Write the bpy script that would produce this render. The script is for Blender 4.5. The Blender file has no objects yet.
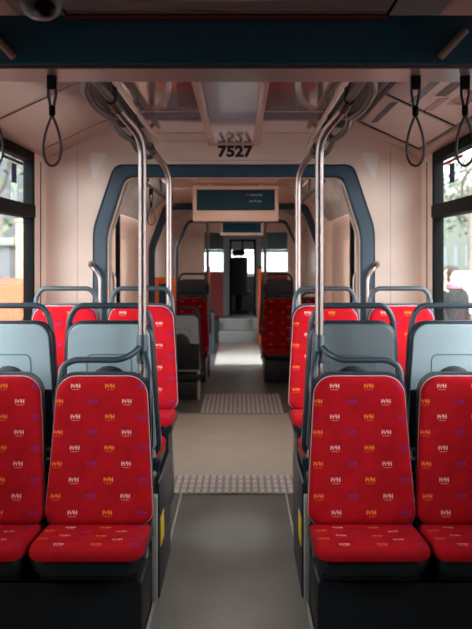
import bpy, bmesh, math, random
from mathutils import Vector, Matrix
random.seed(7)
PI = math.pi
SC = bpy.context.scene
COL = SC.collection
F = 950.0; CX = .04; CZ = 1.49


def P(px, py, s):
    """photo pixel at a scale of s pixels per metre -> place in the tram"""
    return Vector(((px - 240) / s + CX, F / s, CZ - (py - 256) / s))


# ------------------------------------------------------------------ materials
def lin(c):
    return tuple(((v / 255) / 12.92 if v / 255 <= .04045 else ((v / 255 + .055) / 1.055) ** 2.4) for v in c)


def mat(name, rgb, rough=.5, metal=0., bump=0., bscale=200., var=0., vscale=6., spec=.5, coat=0.):
    m = bpy.data.materials.new(name); m.use_nodes = True
    nt = m.node_tree; b = nt.nodes['Principled BSDF']
    c = lin(rgb)
    b.inputs['Base Color'].default_value = (*c, 1)
    b.inputs['Roughness'].default_value = rough
    b.inputs['Metallic'].default_value = metal
    b.inputs['Specular IOR Level'].default_value = spec
    b.inputs['Coat Weight'].default_value = coat
    b.inputs['Coat Roughness'].default_value = .08
    tc = nt.nodes.new('ShaderNodeTexCoord')
    if var:
        n = nt.nodes.new('ShaderNodeTexNoise'); n.inputs['Scale'].default_value = vscale
        n.inputs['Detail'].default_value = 6
        nt.links.new(tc.outputs['Object'], n.inputs['Vector'])
        r = nt.nodes.new('ShaderNodeValToRGB')
        r.color_ramp.elements[0].position = .3; r.color_ramp.elements[1].position = .7
        r.color_ramp.elements[0].color = (*[v * (1 - var) for v in c], 1)
        r.color_ramp.elements[1].color = (*[min(1, v * (1 + var)) for v in c], 1)
        nt.links.new(n.outputs['Fac'], r.inputs['Fac'])
        nt.links.new(r.outputs['Color'], b.inputs['Base Color'])
    if bump:
        n = nt.nodes.new('ShaderNodeTexNoise'); n.inputs['Scale'].default_value = bscale
        nt.links.new(tc.outputs['Object'], n.inputs['Vector'])
        bp = nt.nodes.new('ShaderNodeBump'); bp.inputs['Strength'].default_value = bump
        bp.inputs['Distance'].default_value = .004
        nt.links.new(n.outputs['Fac'], bp.inputs['Height'])
        nt.links.new(bp.outputs['Normal'], b.inputs['Normal'])
    return m


def emis(name, rgb, st):
    m = bpy.data.materials.new(name); m.use_nodes = True
    b = m.node_tree.nodes['Principled BSDF']
    b.inputs['Base Color'].default_value = (*lin(rgb), 1)
    b.inputs['Emission Color'].default_value = (*lin(rgb), 1)
    b.inputs['Emission Strength'].default_value = st
    return m


def glass_mat(name, tint=(.93, .96, .95), refl=.025):
    m = bpy.data.materials.new(name); m.use_nodes = True
    nt = m.node_tree; nt.nodes.clear()
    o = nt.nodes.new('ShaderNodeOutputMaterial')
    t = nt.nodes.new('ShaderNodeBsdfTransparent'); t.inputs[0].default_value = (*tint, 1)
    g = nt.nodes.new('ShaderNodeBsdfGlossy'); g.inputs['Roughness'].default_value = .03
    f = nt.nodes.new('ShaderNodeLayerWeight'); f.inputs['Blend'].default_value = .12
    mm = nt.nodes.new('ShaderNodeMath'); mm.operation = 'MULTIPLY'; mm.inputs[1].default_value = refl * 4
    nt.links.new(f.outputs['Fresnel'], mm.inputs[0])
    mx = nt.nodes.new('ShaderNodeMixShader')
    nt.links.new(mm.outputs[0], mx.inputs[0]); nt.links.new(t.outputs[0], mx.inputs[1])
    nt.links.new(g.outputs[0], mx.inputs[2]); nt.links.new(mx.outputs[0], o.inputs[0])
    return m


def fabric_mat():
    """red moquette with rows of small woven skyline motifs, laid out in metres on the UVs"""
    m = bpy.data.materials.new('red_moquette'); m.use_nodes = True
    nt = m.node_tree; N = nt.nodes; L = nt.links
    b = N['Principled BSDF']; b.inputs['Roughness'].default_value = .8
    b.inputs['Specular IOR Level'].default_value = .12
    uv = N.new('ShaderNodeUVMap')
    sp = N.new('ShaderNodeSeparateXYZ'); L.new(uv.outputs[0], sp.inputs[0])

    def M(op, a, bb=None, c=None):
        n = N.new('ShaderNodeMath'); n.operation = op
        for i, v in enumerate((a, bb, c)):
            if v is None: continue
            if isinstance(v, (int, float)): n.inputs[i].default_value = v
            else: L.new(v, n.inputs[i])
        return n.outputs[0]
    pu, pv = .072, .128
    cu = M('ADD', M('DIVIDE', sp.outputs[0], pu), 30.0)
    ci = M('FLOOR', cu)
    fu = M('MULTIPLY', M('SUBTRACT', M('FRACT', cu), .5), pu)
    odd = M('MODULO', ci, 2.0)
    vv = M('ADD', M('ADD', M('DIVIDE', sp.outputs[1], pv), M('MULTIPLY', odd, .5)), 20.1)
    fv = M('MULTIPLY', M('SUBTRACT', M('FRACT', vv), .5), pv)
    mask = None
    for (bx, bz, hw, hh) in [(-.0165, .000, .0020, .0085), (-.0105, .000, .0046, .0018), (-.005, -.002, .0018, .0065),
                             (.0025, .003, .0022, .0055), (.0085, .000, .0020, .0085), (.0135, .000, .0040, .0018),
                             (.0185, .000, .0020, .0085), (-.010, .0055, .0016, .0028)]:
        k = M('MULTIPLY', M('COMPARE', fu, bx, hw), M('COMPARE', fv, bz, hh))
        mask = k if mask is None else M('MAXIMUM', mask, k)
    dash = M('MULTIPLY', M('COMPARE', fv, -.0155, .0018), M('COMPARE', fu, .001, .016))
    dots = M('GREATER_THAN', M('FRACT', M('MULTIPLY', fu, 230.0)), .42)
    mask = M('MAXIMUM', mask, M('MULTIPLY', M('MULTIPLY', dash, dots), .6))
    ph = M('DIVIDE', M('ADD', M('MODULO', ci, 6.0), .5), 6.0)
    r = N.new('ShaderNodeValToRGB'); r.color_ramp.interpolation = 'CONSTANT'
    cols = [(246, 150, 40), (240, 190, 180), (58, 44, 128), (246, 140, 60), (245, 200, 195), (58, 44, 128)]
    el = r.color_ramp.elements
    while len(el) < 6: el.new(.5)
    for i, c in enumerate(cols):
        el[i].position = i / 6; el[i].color = (*lin(c), 1)
    L.new(ph, r.inputs[0])
    ns = N.new('ShaderNodeTexNoise'); ns.inputs['Scale'].default_value = 14; ns.inputs['Detail'].default_value = 4
    rr = N.new('ShaderNodeValToRGB')
    rr.color_ramp.elements[0].position = .3; rr.color_ramp.elements[1].position = .75
    rr.color_ramp.elements[0].color = (.28, .0014, .0060, 1); rr.color_ramp.elements[1].color = (.38, .0022, .0085, 1)
    tc = N.new('ShaderNodeTexCoord'); L.new(tc.outputs['Object'], ns.inputs['Vector']); L.new(ns.outputs[0], rr.inputs[0])
    mx = N.new('ShaderNodeMix'); mx.data_type = 'RGBA'
    L.new(M('MULTIPLY', mask, .54), mx.inputs[0]); L.new(rr.outputs[0], mx.inputs[6]); L.new(r.outputs[0], mx.inputs[7])
    L.new(mx.outputs[2], b.inputs['Base Color'])
    wv = N.new('ShaderNodeTexNoise'); wv.inputs['Scale'].default_value = 700
    L.new(tc.outputs['Object'], wv.inputs['Vector'])
    bp = N.new('ShaderNodeBump'); bp.inputs['Strength'].default_value = .25; bp.inputs['Distance'].default_value = .002
    L.new(wv.outputs[0], bp.inputs['Height']); L.new(bp.outputs[0], b.inputs['Normal'])
    return m


M_ = dict(
    cream=mat('cream_laminate', (242, 209, 193), .34, bump=.03, bscale=40, var=.05, vscale=3),
    lip=mat('taupe_lip', (132, 108, 102), .3),
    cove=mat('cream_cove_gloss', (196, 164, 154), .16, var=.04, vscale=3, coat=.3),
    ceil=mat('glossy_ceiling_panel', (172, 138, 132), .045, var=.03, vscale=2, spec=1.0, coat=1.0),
    lampframe=mat('ceiling_lamp_frame', (196, 160, 150), .2),
    diffuser=mat('unlit_lamp_diffuser', (214, 208, 214), .08, spec=.9, coat=.8),
    dark=mat('dark_plastic', (14, 22, 29), .42, bump=.1, bscale=350),
    recess=mat('black_recess', (16, 18, 22), .6),
    navy=mat('navy_paint', (23, 47, 66), .36, bump=.04, bscale=60, var=.08, vscale=5),
    beam=mat('navy_beam', (46, 104, 134), .4, var=.06, vscale=4),
    shellline=mat('shell_line', (84, 96, 106), .5),
    shellmid=mat('dark_and_shaded_seat_plastic', (92, 98, 104), .45, bump=.08, bscale=420),  # far seat backs' own tone; on the right aisle seat, shade painted in
    shell=mat('grey_seat_plastic', (142, 155, 162), .42, bump=.08, bscale=420, var=.03, vscale=8),
    shelldark=mat('dark_seat_plastic', (24, 34, 44), .42, bump=.08, bscale=420),
    handle=mat('slate_handle', (42, 54, 64), .38, bump=.05, bscale=300),
    piping=mat('pale_piping', (190, 150, 152), .6),
    steel=mat('brushed_steel', (150, 132, 130), .34, 1.0, ),
    railmetal=mat('dark_rail_metal', (84, 78, 80), .3, 1.0),
    raildark=mat('dark_rail_sleeve', (34, 33, 37), .36),
    alu=mat('worn_aluminium', (170, 166, 160), .45, .3, var=.12, vscale=25),
    floor=mat('grey_vinyl_floor', (98, 95, 90), .36, bump=.12, bscale=260, var=.16, vscale=3.2),
    tanfloor=mat('tan_vinyl_floor', (174, 170, 160), .42, bump=.1, bscale=260, var=.07, vscale=4),
    paleplate=mat('pale_floor_plate', (196, 190, 184), .45, var=.05, vscale=6),
    step=mat('grey_step_edge', (160, 164, 166), .5, var=.06, vscale=7),
    yellow=mat('yellow_label', (226, 178, 40), .5),
    rubber=mat('black_rubber', (6, 6, 7), .7, spec=.1),
    strap=mat('dark_strap', (40, 38, 44), .55),
    carorange=mat('orange_car_paint', (150, 56, 12), .35),
    orange=mat('orange_plastic', (238, 98, 20), .4),
    ink=mat('black_ink', (20, 16, 16), .5),
    screen=mat('teal_screen', (16, 62, 82), .5, spec=.2),
    texta=emis('screen_text', (120, 140, 150), .12),
    textr=emis('screen_text_red', (140, 40, 40), .12),
    redpanel=mat('red_panel', (150, 20, 26), .45),
    greypanel=mat('grey_panel', (130, 136, 140), .5),
    black=mat('black_fabric', (12, 13, 15), .8),
    lens=mat('black_dome', (3, 3, 4), .3, spec=.3),
    domebody=mat('grey_dome_housing', (112, 114, 118), .35),
    bellows=mat('grey_bellows', (176, 170, 166), .55, var=.15, vscale=12),
    patch=mat('pale_cover', (252, 240, 230), .22),
    stickerb=mat('blue_sticker', (34, 40, 76), .5),
    stickerr=mat('red_sticker', (176, 30, 36), .5),
    poster=mat('poster_cream', (206, 178, 168), .2),
    posterblue=mat('poster_blue', (38, 52, 92), .25),
    posterred=mat('poster_red', (150, 28, 34), .25),
    asphalt=mat('paving', (84, 84, 84), .8, var=.12, vscale=2),
    plaster=mat('pale_plaster', (104, 108, 100), .85, var=.05, vscale=1),
    plastergrey=mat('grey_plaster', (84, 85, 88), .85, var=.07, vscale=1),
    tanstone=mat('tan_stone', (150, 122, 98), .85, var=.06, vscale=3),
    windark=mat('dark_window', (70, 80, 90), .2),
    foliage=mat('foliage', (84, 100, 74), .8, var=.25, vscale=9),
    bark=mat('bark', (110, 100, 92), .9, var=.2, vscale=9),
    tyre=mat('tyre', (24, 24, 26), .8),
    coat=mat('dark_coat', (9, 9, 11), .85),
    coatpale=mat('pale_coat', (140, 128, 114), .85),
    jeans=mat('trousers', (50, 54, 66), .85),
    skin=mat('skin', (214, 170, 150), .6),
    hair=mat('hair', (36, 26, 20), .7),
    scarf=mat('pink_scarf', (190, 96, 110), .8),
    glass=glass_mat('window_glass'),
    cabglass=glass_mat('cab_glass', (.75, .8, .8)),
)
M_['red'] = fabric_mat()
M_['lit'] = emis('added_fill_glow', (255, 246, 236), 9.0)  # glow of the added gangway fill
M_['dimfill'] = emis('added_dim_fill', (255, 240, 230), .8)  # faint glow added as fill for the far car


# ------------------------------------------------------------------ mesh helpers
def obj(name, bm, m, parent=None, smooth=35):
    me = bpy.data.meshes.new(name)
    bmesh.ops.recalc_face_normals(bm, faces=bm.faces[:])
    bm.to_mesh(me); bm.free()
    for mm in (m if isinstance(m, (list, tuple)) else [m]): me.materials.append(mm)
    if smooth:
        me.polygons.foreach_set('use_smooth', [True] * len(me.polygons))
        me.set_sharp_from_angle(angle=math.radians(smooth))
    o = bpy.data.objects.new(name, me); COL.objects.link(o)
    if parent: o.parent = parent
    return o


def tag(o, label, cat, group=None, kind=None):
    o['label'] = label; o['category'] = cat
    if group: o['group'] = group
    if kind: o['kind'] = kind
    return o


def thing(name, label, cat, loc=(0, 0, 0), rz=0., group=None):
    o = bpy.data.objects.new(name, None); COL.objects.link(o)
    o.empty_display_size = .1
    o.location = loc; o.rotation_euler = (0, 0, rz)
    return tag(o, label, cat, group)


def struct(name, bm, m, parent=None, smooth=30):
    o = obj(name, bm, m, parent, smooth)
    if parent is None: o['kind'] = 'structure'
    return o


def B(): return bmesh.new()


def box(bm, a, b, bev=0., mi=0):
    a, b = Vector(a), Vector(b)
    c = (a + b) / 2; d = b - a
    r = bmesh.ops.create_cube(bm, size=1, matrix=Matrix.Translation(c) @ Matrix.Diagonal((abs(d.x), abs(d.y), abs(d.z), 1)))
    fs = {f for v in r['verts'] for f in v.link_faces}
    for f in fs: f.material_index = mi
    if bev:
        es = {e for v in r['verts'] for e in v.link_edges}
        bmesh.ops.bevel(bm, geom=list(es), offset=bev, segments=2, affect='EDGES', profile=.6)
    return bm


def prism(bm, pts, d, bev=0.):
    """pts: 3D polygon, d: extrusion vector"""
    d = Vector(d)
    v0 = [bm.verts.new(p) for p in pts]; v1 = [bm.verts.new(Vector(p) + d) for p in pts]
    n = len(pts)
    fs = [bm.faces.new(v0), bm.faces.new(v1[::-1])]
    for i in range(n):
        fs.append(bm.faces.new((v0[i], v1[i], v1[(i + 1) % n], v0[(i + 1) % n])))
    if bev:
        es = {e for v in v0 + v1 for e in v.link_edges}
        bmesh.ops.bevel(bm, geom=list(es), offset=bev, segments=2, affect='EDGES')
    return bm


def fillet(path, r, n=6, closed=False):
    path = [Vector(p) for p in path]; out = []
    k = len(path)
    for i, p in enumerate(path):
        if not closed and (i == 0 or i == k - 1):
            out.append(p); continue
        a, b = path[i - 1], path[(i + 1) % k]
        u, w = (a - p), (b - p)
        q = min(r, u.length * .48, w.length * .48)
        A, C = p + u.normalized() * q, p + w.normalized() * q
        for j in range(n + 1):
            t = j / n
            out.append(A * (1 - t) ** 2 + p * 2 * t * (1 - t) + C * t * t)
    return out


def tube(bm, path, r, seg=12, closed=False, cap=True):
    path = [Vector(p) for p in path]
    n = len(path)
    rads = r if isinstance(r, (list, tuple)) else [r] * n
    T = []
    for i in range(n):
        if closed: t = path[(i + 1) % n] - path[i - 1]
        else: t = path[min(i + 1, n - 1)] - path[max(i - 1, 0)]
        T.append(t.normalized())
    up = Vector((0, 0, 1)) if abs(T[0].z) < .9 else Vector((1, 0, 0))
    nrm = (up - T[0] * up.dot(T[0])).normalized()
    rings = []
    for i in range(n):
        nrm = (nrm - T[i] * nrm.dot(T[i])).normalized()
        bi = T[i].cross(nrm)
        rings.append([bm.verts.new(path[i] + (nrm * math.cos(2 * PI * j / seg) + bi * math.sin(2 * PI * j / seg)) * rads[i])
                      for j in range(seg)])
    for i in range(n if closed else n - 1):
        a, b = rings[i], rings[(i + 1) % n]
        for j in range(seg):
            bm.faces.new((a[j], a[(j + 1) % seg], b[(j + 1) % seg], b[j]))
    if cap and not closed:
        bm.faces.new(rings[0][::-1]); bm.faces.new(rings[-1])
    return bm


def lathe(bm, prof, c=(0, 0, 0), seg=24, rot=None):
    c = Vector(c); rings = []
    for r, z in prof:
        ring = []
        for j in range(seg):
            v = Vector((r * math.cos(2 * PI * j / seg), r * math.sin(2 * PI * j / seg), z))
            if rot: v = rot @ v
            ring.append(bm.verts.new(c + v))
        rings.append(ring)
    for a, b in zip(rings, rings[1:]):
        for j in range(seg):
            bm.faces.new((a[j], a[(j + 1) % seg], b[(j + 1) % seg], b[j]))
    bm.faces.new(rings[0][::-1]); bm.faces.new(rings[-1])
    return bm


def ellipsoid(bm, c, r, seg=16):
    bmesh.ops.create_uvsphere(bm, u_segments=seg, v_segments=max(8, seg // 2), radius=1,
                              matrix=Matrix.Translation(c) @ Matrix.Diagonal((r[0], r[1], r[2], 1)))
    return bm


def rtrap(wb, wt, h, rb, rt, n=7):
    """rounded trapezoid outline in (x, v), counter-clockwise, v from 0 to h"""
    pts = []
    for (cx, cy, r, a0) in [(wb - rb, rb, rb, -PI / 2), (wt - rt, h - rt, rt, 0), (-wt + rt, h - rt, rt, PI / 2), (-wb + rb, rb, rb, PI)]:
        for j in range(n + 1):
            a = a0 + PI / 2 * j / n
            pts.append((cx + r * math.cos(a), cy + r * math.sin(a)))
    # extra points along the long edges keep the curve of the pad smooth
    out = []
    for i, p in enumerate(pts):
        q = pts[(i + 1) % len(pts)]
        out.append(p)
        d = math.hypot(q[0] - p[0], q[1] - p[1])
        k = int(d / .05)
        for j in range(1, k + 1):
            t = j / (k + 1); out.append((p[0] + (q[0] - p[0]) * t, p[1] + (q[1] - p[1]) * t))
    return out


def pad(outline, prof, mp, uv=True, back=True):
    """cushion from concentric rings of an outline; prof: (scale, height); mp: (x, v, h) -> 3D"""
    bm = B(); ul = bm.loops.layers.uv.new('UVMap')
    cx = sum(p[0] for p in outline) / len(outline); cy = (min(p[1] for p in outline) + max(p[1] for p in outline)) / 2
    data = {}
    rings = []
    sx = max(abs(p[0] - cx) for p in outline)
    for k, h in prof:
        ring = []
        for (x, v) in outline:
            X, V = cx + (x - cx) * k, cy + (v - cy) * k
            w = bm.verts.new(mp(X, V, h)); data[w] = (X, V); ring.append(w)
        rings.append(ring)
    n = len(outline)
    for a, b in zip(rings, rings[1:]):
        for j in range(n):
            bm.faces.new((a[j], a[(j + 1) % n], b[(j + 1) % n], b[j]))
    c = bm.verts.new(mp(cx, cy, prof[-1][1])); data[c] = (cx, cy)
    for j in range(n): bm.faces.new((rings[-1][j], rings[-1][(j + 1) % n], c))
    if back:
        c0 = bm.verts.new(mp(cx, cy, prof[0][1])); data[c0] = (cx, cy)
        for j in range(n): bm.faces.new((rings[0][(j + 1) % n], rings[0][j], c0))
    for f in bm.faces:
        for l in f.loops: l[ul].uv = data[l.vert]
    return bm


# ------------------------------------------------------------------ the tram's shell
HW = 1.235          # half width inside
D1, D2 = 6.25, 9.40  # the two bulkheads of the joint
END = 17.6          # cab partition
Y0 = -1.6           # back of the modelled part


def wall(name, x, t, y0, y1, z0, z1, holes, m):
    """wall along y with openings (ya, yb, za, zb), built from boxes; t: thickness with sign"""
    bm = B(); cur = y0
    for (ya, yb, za, zb) in sorted(holes):
        box(bm, (x, cur, z0), (x + t, ya, z1))
        if za > z0: box(bm, (x, ya, z0), (x + t, yb, za))
        if zb < z1: box(bm, (x, ya, zb), (x + t, yb, z1))
        cur = yb
    box(bm, (x, cur, z0), (x + t, y1, z1))
    return struct(name, bm, m)


WIN1 = [(2.65, 3.45), (3.75, 5.85)]
WIN2 = []
DOORS = (12.2, 13.75)
wh = [(a, b, .95, 2.127) for a, b in WIN1] + [(a, b, .95, 2.02) for a, b in WIN2] + [(DOORS[0], DOORS[1], .02, 2.02)]
for sgn, nm in ((-1, 'wall_left'), (1, 'wall_right')):
    h1 = [w for w in wh if w[1] < D1]; h2 = [w for w in wh if w[0] > D2]
    wl = wall(nm, sgn * HW, sgn * .05, Y0, D1, -.05, 2.155, h1, M_['cream'])
    w2 = wall(nm, sgn * HW, sgn * .05, D2, END, -.05, 2.155, h2, M_['cream'])
    # cover strip in front of the bulkhead (dark seam and pale pillar)
    bm = B(); box(bm, (sgn * HW, 6.06, .3), (sgn * (HW - .004), 6.075, 2.09))
    obj('panel_seam', bm, M_['raildark'], wl)

# windows --------------------------------------------------------------------
wn = 0


def window(sgn, ya, yb, za=.95, zb=2.126, bar=(1.72, 1.80), sticker=False):
    global wn
    wn += 1
    x0, x1 = sgn * (HW + .05), sgn * (HW - .012)
    fw = .05
    bm = B()
    box(bm, (x0, ya, za), (x1, ya + fw, zb), .006); box(bm, (x0, yb - fw, za), (x1, yb, zb), .006)
    box(bm, (x0, ya + fw, za), (x1, yb - fw, za + fw), .006); box(bm, (x0, ya + fw, zb - fw - .01), (x1, yb - fw, zb), .006)
    o = struct('window_%d' % wn, bm, M_['rubber'])
    bm = B(); box(bm, (x0, ya + fw, bar[0]), (sgn * (HW - .03), yb - fw, bar[1]), .01)
    obj('transom', bm, M_['rubber'], o)
    for (p, q) in ((za + fw, bar[0]), (bar[1], zb - fw)):
        bm = B(); box(bm, (sgn * (HW + .022), ya + fw, p), (sgn * (HW + .026), yb - fw, q))
        obj('glass_pane', bm, M_['glass'], o)
    if sticker:
        y = yb - fw
        bm = B(); box(bm, (sgn * (HW + .018), y - .42, 1.91), (sgn * (HW + .021), y - .30, 2.02))
        obj('window_sticker', bm, M_['stickerb'], o)
        bm = B(); box(bm, (sgn * (HW + .018), y - .62, 2.03), (sgn * (HW + .021), y - .12, 2.046))
        obj('window_sticker', bm, M_['stickerr'] if sgn > 0 else M_['ink'], o)
    return o


for sgn in (-1, 1):
    for i, (a, b) in enumerate(WIN1): window(sgn, a, b, sticker=(i == 1))
    for a, b in WIN2: window(sgn, a, b, zb=2.02)

dn = 0
for sgn in (-1, 1):
    dn += 1
    ya, yb = DOORS; mid = (ya + yb) / 2
    bm = B(); x0, x1 = sgn * (HW + .05), sgn * (HW - .015)
    box(bm, (x0, ya, 0), (x1, ya + .05, 2.02)); box(bm, (x0, yb - .05, 0), (x1, yb, 2.02)); box(bm, (x0, ya, 1.97), (x1, yb, 2.02))
    o = struct('door_%d' % dn, bm, M_['rubber'])
    for (p, q) in ((ya + .05, mid), (mid, yb - .05)):
        bm = B(); xx0, xx1 = sgn * (HW + .04), sgn * (HW + .005)
        box(bm, (xx0, p, .0), (xx1, p + .06, 1.97)); box(bm, (xx0, q - .06, .0), (xx1, q, 1.97))
        box(bm, (xx0, p + .06, 0), (xx1, q - .06, .16)); box(bm, (xx0, p + .06, 1.9), (xx1, q - .06, 1.97))
        lf = obj('door_leaf', bm, M_['greypanel'], o)
        bm = B(); box(bm, (sgn * (HW + .02), p + .06, .16), (sgn * (HW + .024), q - .06, 1.9))
        obj('glass_pane', bm, M_['glass'], lf)

# floor ----------------------------------------------------------------------
bm = B(); box(bm, (-1.3, Y0, -.06), (1.3, 5.95, 0)); fl = struct('floor', bm, M_['floor'])
bm = B(); box(bm, (-1.3, 5.95, -.06), (1.3, 9.0, 0)); struct('floor', bm, M_['tanfloor'])
bm = B(); box(bm, (-1.3, 9.0, -.06), (1.3, 20.0, 0)); struct('floor', bm, M_['floor'])


def ribbed(y0, y1, hw, label, xc=0):
    t = thing('threshold_strip', label, 'floor strip', (xc, (y0 + y1) / 2, 0))
    yc = (y0 + y1) / 2
    bm = B(); box(bm, (-hw, y0 - yc, 0), (hw, y1 - yc, .006)); obj('plate', bm, M_['greypanel'], t)
    bm = B(); n = int(2 * hw / .044)
    for k in range(n):
        x = -hw + (k + .5) * 2 * hw / n
        for j in range(max(3, int((y1 - y0) / .12))):
            m = max(3, int((y1 - y0) / .12)); ya = y0 - yc + (y1 - y0) * (j + .06) / m; yb = y0 - yc + (y1 - y0) * (j + .94) / m
            box(bm, (x - .013, ya, .006), (x + .013, yb, .012))
    obj('ribs', bm, M_['paleplate'], t)


ribbed(5.93, 6.42, .43, 'ribbed aluminium floor strip nearest, at the near end of the tan gangway floor')
ribbed(8.95, 10.2, .40, 'ribbed aluminium floor strip farther off, by the grey seat past the gangway', .06)
bm = B(); box(bm, (-.31, 12.9, .0), (.35, 16.25, .018), .004)
tag(obj('floor_plate', bm, M_['paleplate']), 'smooth floor plate, paled for door light, in the aisle just before the driver cab steps', 'floor plate')  # its paleness stands in for door light on the aisle floor

# ceiling --------------------------------------------------------------------
TH = .03


def ceiling_part(y0, y1):
    pr = lambda pts, m: struct('ceiling', prism(B(), [(x, y0, z) for x, z in pts], (0, y1 - y0, 0)), m, None, 20)
    pr([(-.5, 2.235), (.5, 2.235), (.5, 2.265), (-.5, 2.265)], M_['ceil'])
    for s in (-1, 1):
        pr([(s * HW, 2.128), (s * .74, 2.365), (s * .74, 2.43), (s * (HW + .04), 2.165)], M_['cove'])
        struct('trim_1', prism(B(), [(s * .74, y0, 2.43), (s * .74, y0, 2.335), (s * .51, y0, 2.335), (s * .5, y0, 2.235), (s * .49, y0, 2.235), (s * .49, y0, 2.43)], (0, y1 - y0, 0)), M_['recess'])


ceiling_part(Y0, D1)
ceiling_part(D2 + .06, END)
# pale edge moulding of the middle ceiling panel
bm = B()
for s in (-1, 1): box(bm, (s * .502, 3.2, 2.222), (s * .485, D1, 2.236), .003)
struct('trim_2', bm, M_['cream'])
# seam lines of the middle panels
bm = B()
for y in (3.9, 4.9, 5.75): box(bm, (-.47, y, 2.232), (.47, y + .006, 2.236))
struct('trim_3', bm, M_['lampframe'])


def lamp(y0, y1, label, m='diffuser'):
    t = thing('ceiling_lamp_or_fill', label, 'lamp', (0, (y0 + y1) / 2, 2.235), group='long ceiling lamps')
    h = (y1 - y0) / 2
    bm = B()
    for s in (-1, 1): box(bm, (s * .165, -h, -.02), (s * .125, h, 0), .004)
    box(bm, (-.125, -h, -.02), (.125, -h + .03, 0)); box(bm, (-.125, h - .03, -.02), (.125, h, 0))
    obj('frame', bm, M_['lampframe'], t)
    bm = B(); box(bm, (-.125, -h + .03, -.012), (.125, h - .03, 0)); obj('diffuser', bm, M_[m], t)


lamp(3.25, 6.245, 'long unlit ceiling lamp running from the navy beam to the numbered wall')
lamp(9.9, 15.0, 'long ceiling lamp, its glow added as fill, past the gangway behind the nearer display', 'dimfill')  # made to glow only to lift the dim far car
lamp(-1.2, 2.7, 'long unlit ceiling lamp overhead, before the navy beam')

# closing walls
bm = B()
box(bm, (-1.3, Y0 - .05, -.05), (1.3, Y0, 2.45))
struct('wall_back', bm, M_['recess'])

# bulkheads ------------------------------------------------------------------
ARW, ARI = .924, .83     # arch outer / inner half width
AZO, AZI = 2.09, 2.005   # arch top outer / inner


def arch_pts(w, z, c, zc):
    return [(-w, 0), (-w, z - zc), (-w + c, z), (w - c, z), (w, z - zc), (w, 0)]


def rounded(pts, r):
    q = fillet([Vector((x, 0, z)) for x, z in pts], r, 5)
    return [(v.x, v.z) for v in q]


AO = rounded(arch_pts(ARW, AZO, .14, .42), .06)
AI = rounded(arch_pts(ARI, AZI, .12, .38), .06)


def bulkhead(y, name):
    bm = B()
    n = len(AI)
    top = {}
    def shell(yy):
        vi = [bm.verts.new((x, yy, z)) for x, z in AI]
        vo = []
        for (x, z) in AI:      # carry each opening point out to the outline of the car
            if z < .01: q = (math.copysign(HW + .04, x), 0)
            else:
                d = Vector((x, z - 1.2)); d.normalize(); best = None
                for (p, r) in (((-HW - .045, 0), (-HW - .045, 2.5)), ((-HW - .045, 2.5), (HW + .045, 2.5)), ((HW + .045, 2.5), (HW + .045, 0))):
                    ex, ez = r[0] - p[0], r[1] - p[1]
                    den = d.x * ez - d.y * ex
                    if abs(den) < 1e-9: continue
                    t_ = (p[0] * ez - (p[1] - 1.2) * ex) / den
                    u_ = (p[0] * d.y - (p[1] - 1.2) * d.x) / den
                    if t_ > 0 and -1e-6 <= u_ <= 1 + 1e-6 and (best is None or t_ < best): best = t_
                q = (d.x * best, 1.2 + d.y * best)
            vo.append(bm.verts.new((q[0], yy, q[1])))
        return vi, vo
    (ia, oa), (ib, ob) = shell(y), shell(y + .06)
    for i in range(n - 1):
        bm.faces.new((oa[i], oa[i + 1], ia[i + 1], ia[i])); bm.faces.new((ob[i], ob[i + 1], ib[i + 1], ib[i]))
        bm.faces.new((ia[i], ia[i + 1], ib[i + 1], ib[i])); bm.faces.new((oa[i], oa[i + 1], ob[i + 1], ob[i]))
    return struct(name, bm, M_['cream'])


def arch(y0, y1, label):
    bm = B()
    v = {}
    ins = .012
    def shrink(pts, k):     # pull the band's edge in on the near side for a soft front edge
        return [(x * (1 + k / .9), z + (k if z > .01 else 0)) for x, z in pts]
    loops = [[(x, y1, z) for x, z in AI], [(x, y0 + ins, z) for x, z in AI], [(x, y0, z) for x, z in shrink(AI, ins)],
             [(x, y0, z) for x, z in shrink(AO, -ins)], [(x, y0 + ins, z) for x, z in AO], [(x, y1, z) for x, z in AO]]
    V = [[bm.verts.new((x, y, z + (.003 if z < .01 else 0))) for x, y, z in l] for l in loops]
    n = len(AO)
    for k in range(6):
        a, b = V[k], V[(k + 1) % 6]
        for i in range(n - 1): bm.faces.new((a[i], a[i + 1], b[i + 1], b[i]))
    for i in (0, n - 1): bm.faces.new([V[k][i] for k in range(6)])
    return tag(obj('gangway_arch', bm, M_['navy']), label, 'arch', 'navy gangway arches')


AO1, AI1 = AO, AI
bk1 = bulkhead(D1, 'wall_bulkhead'); arch(D1 - .045, D1 - .001, 'big navy chamfered arch around the near gangway opening, below the black number')
AO = rounded(arch_pts(.86, 2.01, .16, .42), .07); AI = rounded(arch_pts(.80, 1.945, .15, .39), .07)
bk2 = bulkhead(D2, 'wall_bulkhead')
arch(D2 - .045, D2 - .001, 'smaller-looking navy arch at the far end of the gangway, behind the display')
# inner metal lining of the near arch
bm = B()
LN = arch_pts(ARI - .004, AZI - .004, .13, .40)
tube(bm, fillet([(x, D1 + .1, z + .02) for x, z in LN], .04), .012, 8)
struct('trim_4', bm, M_['bellows'])


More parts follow.
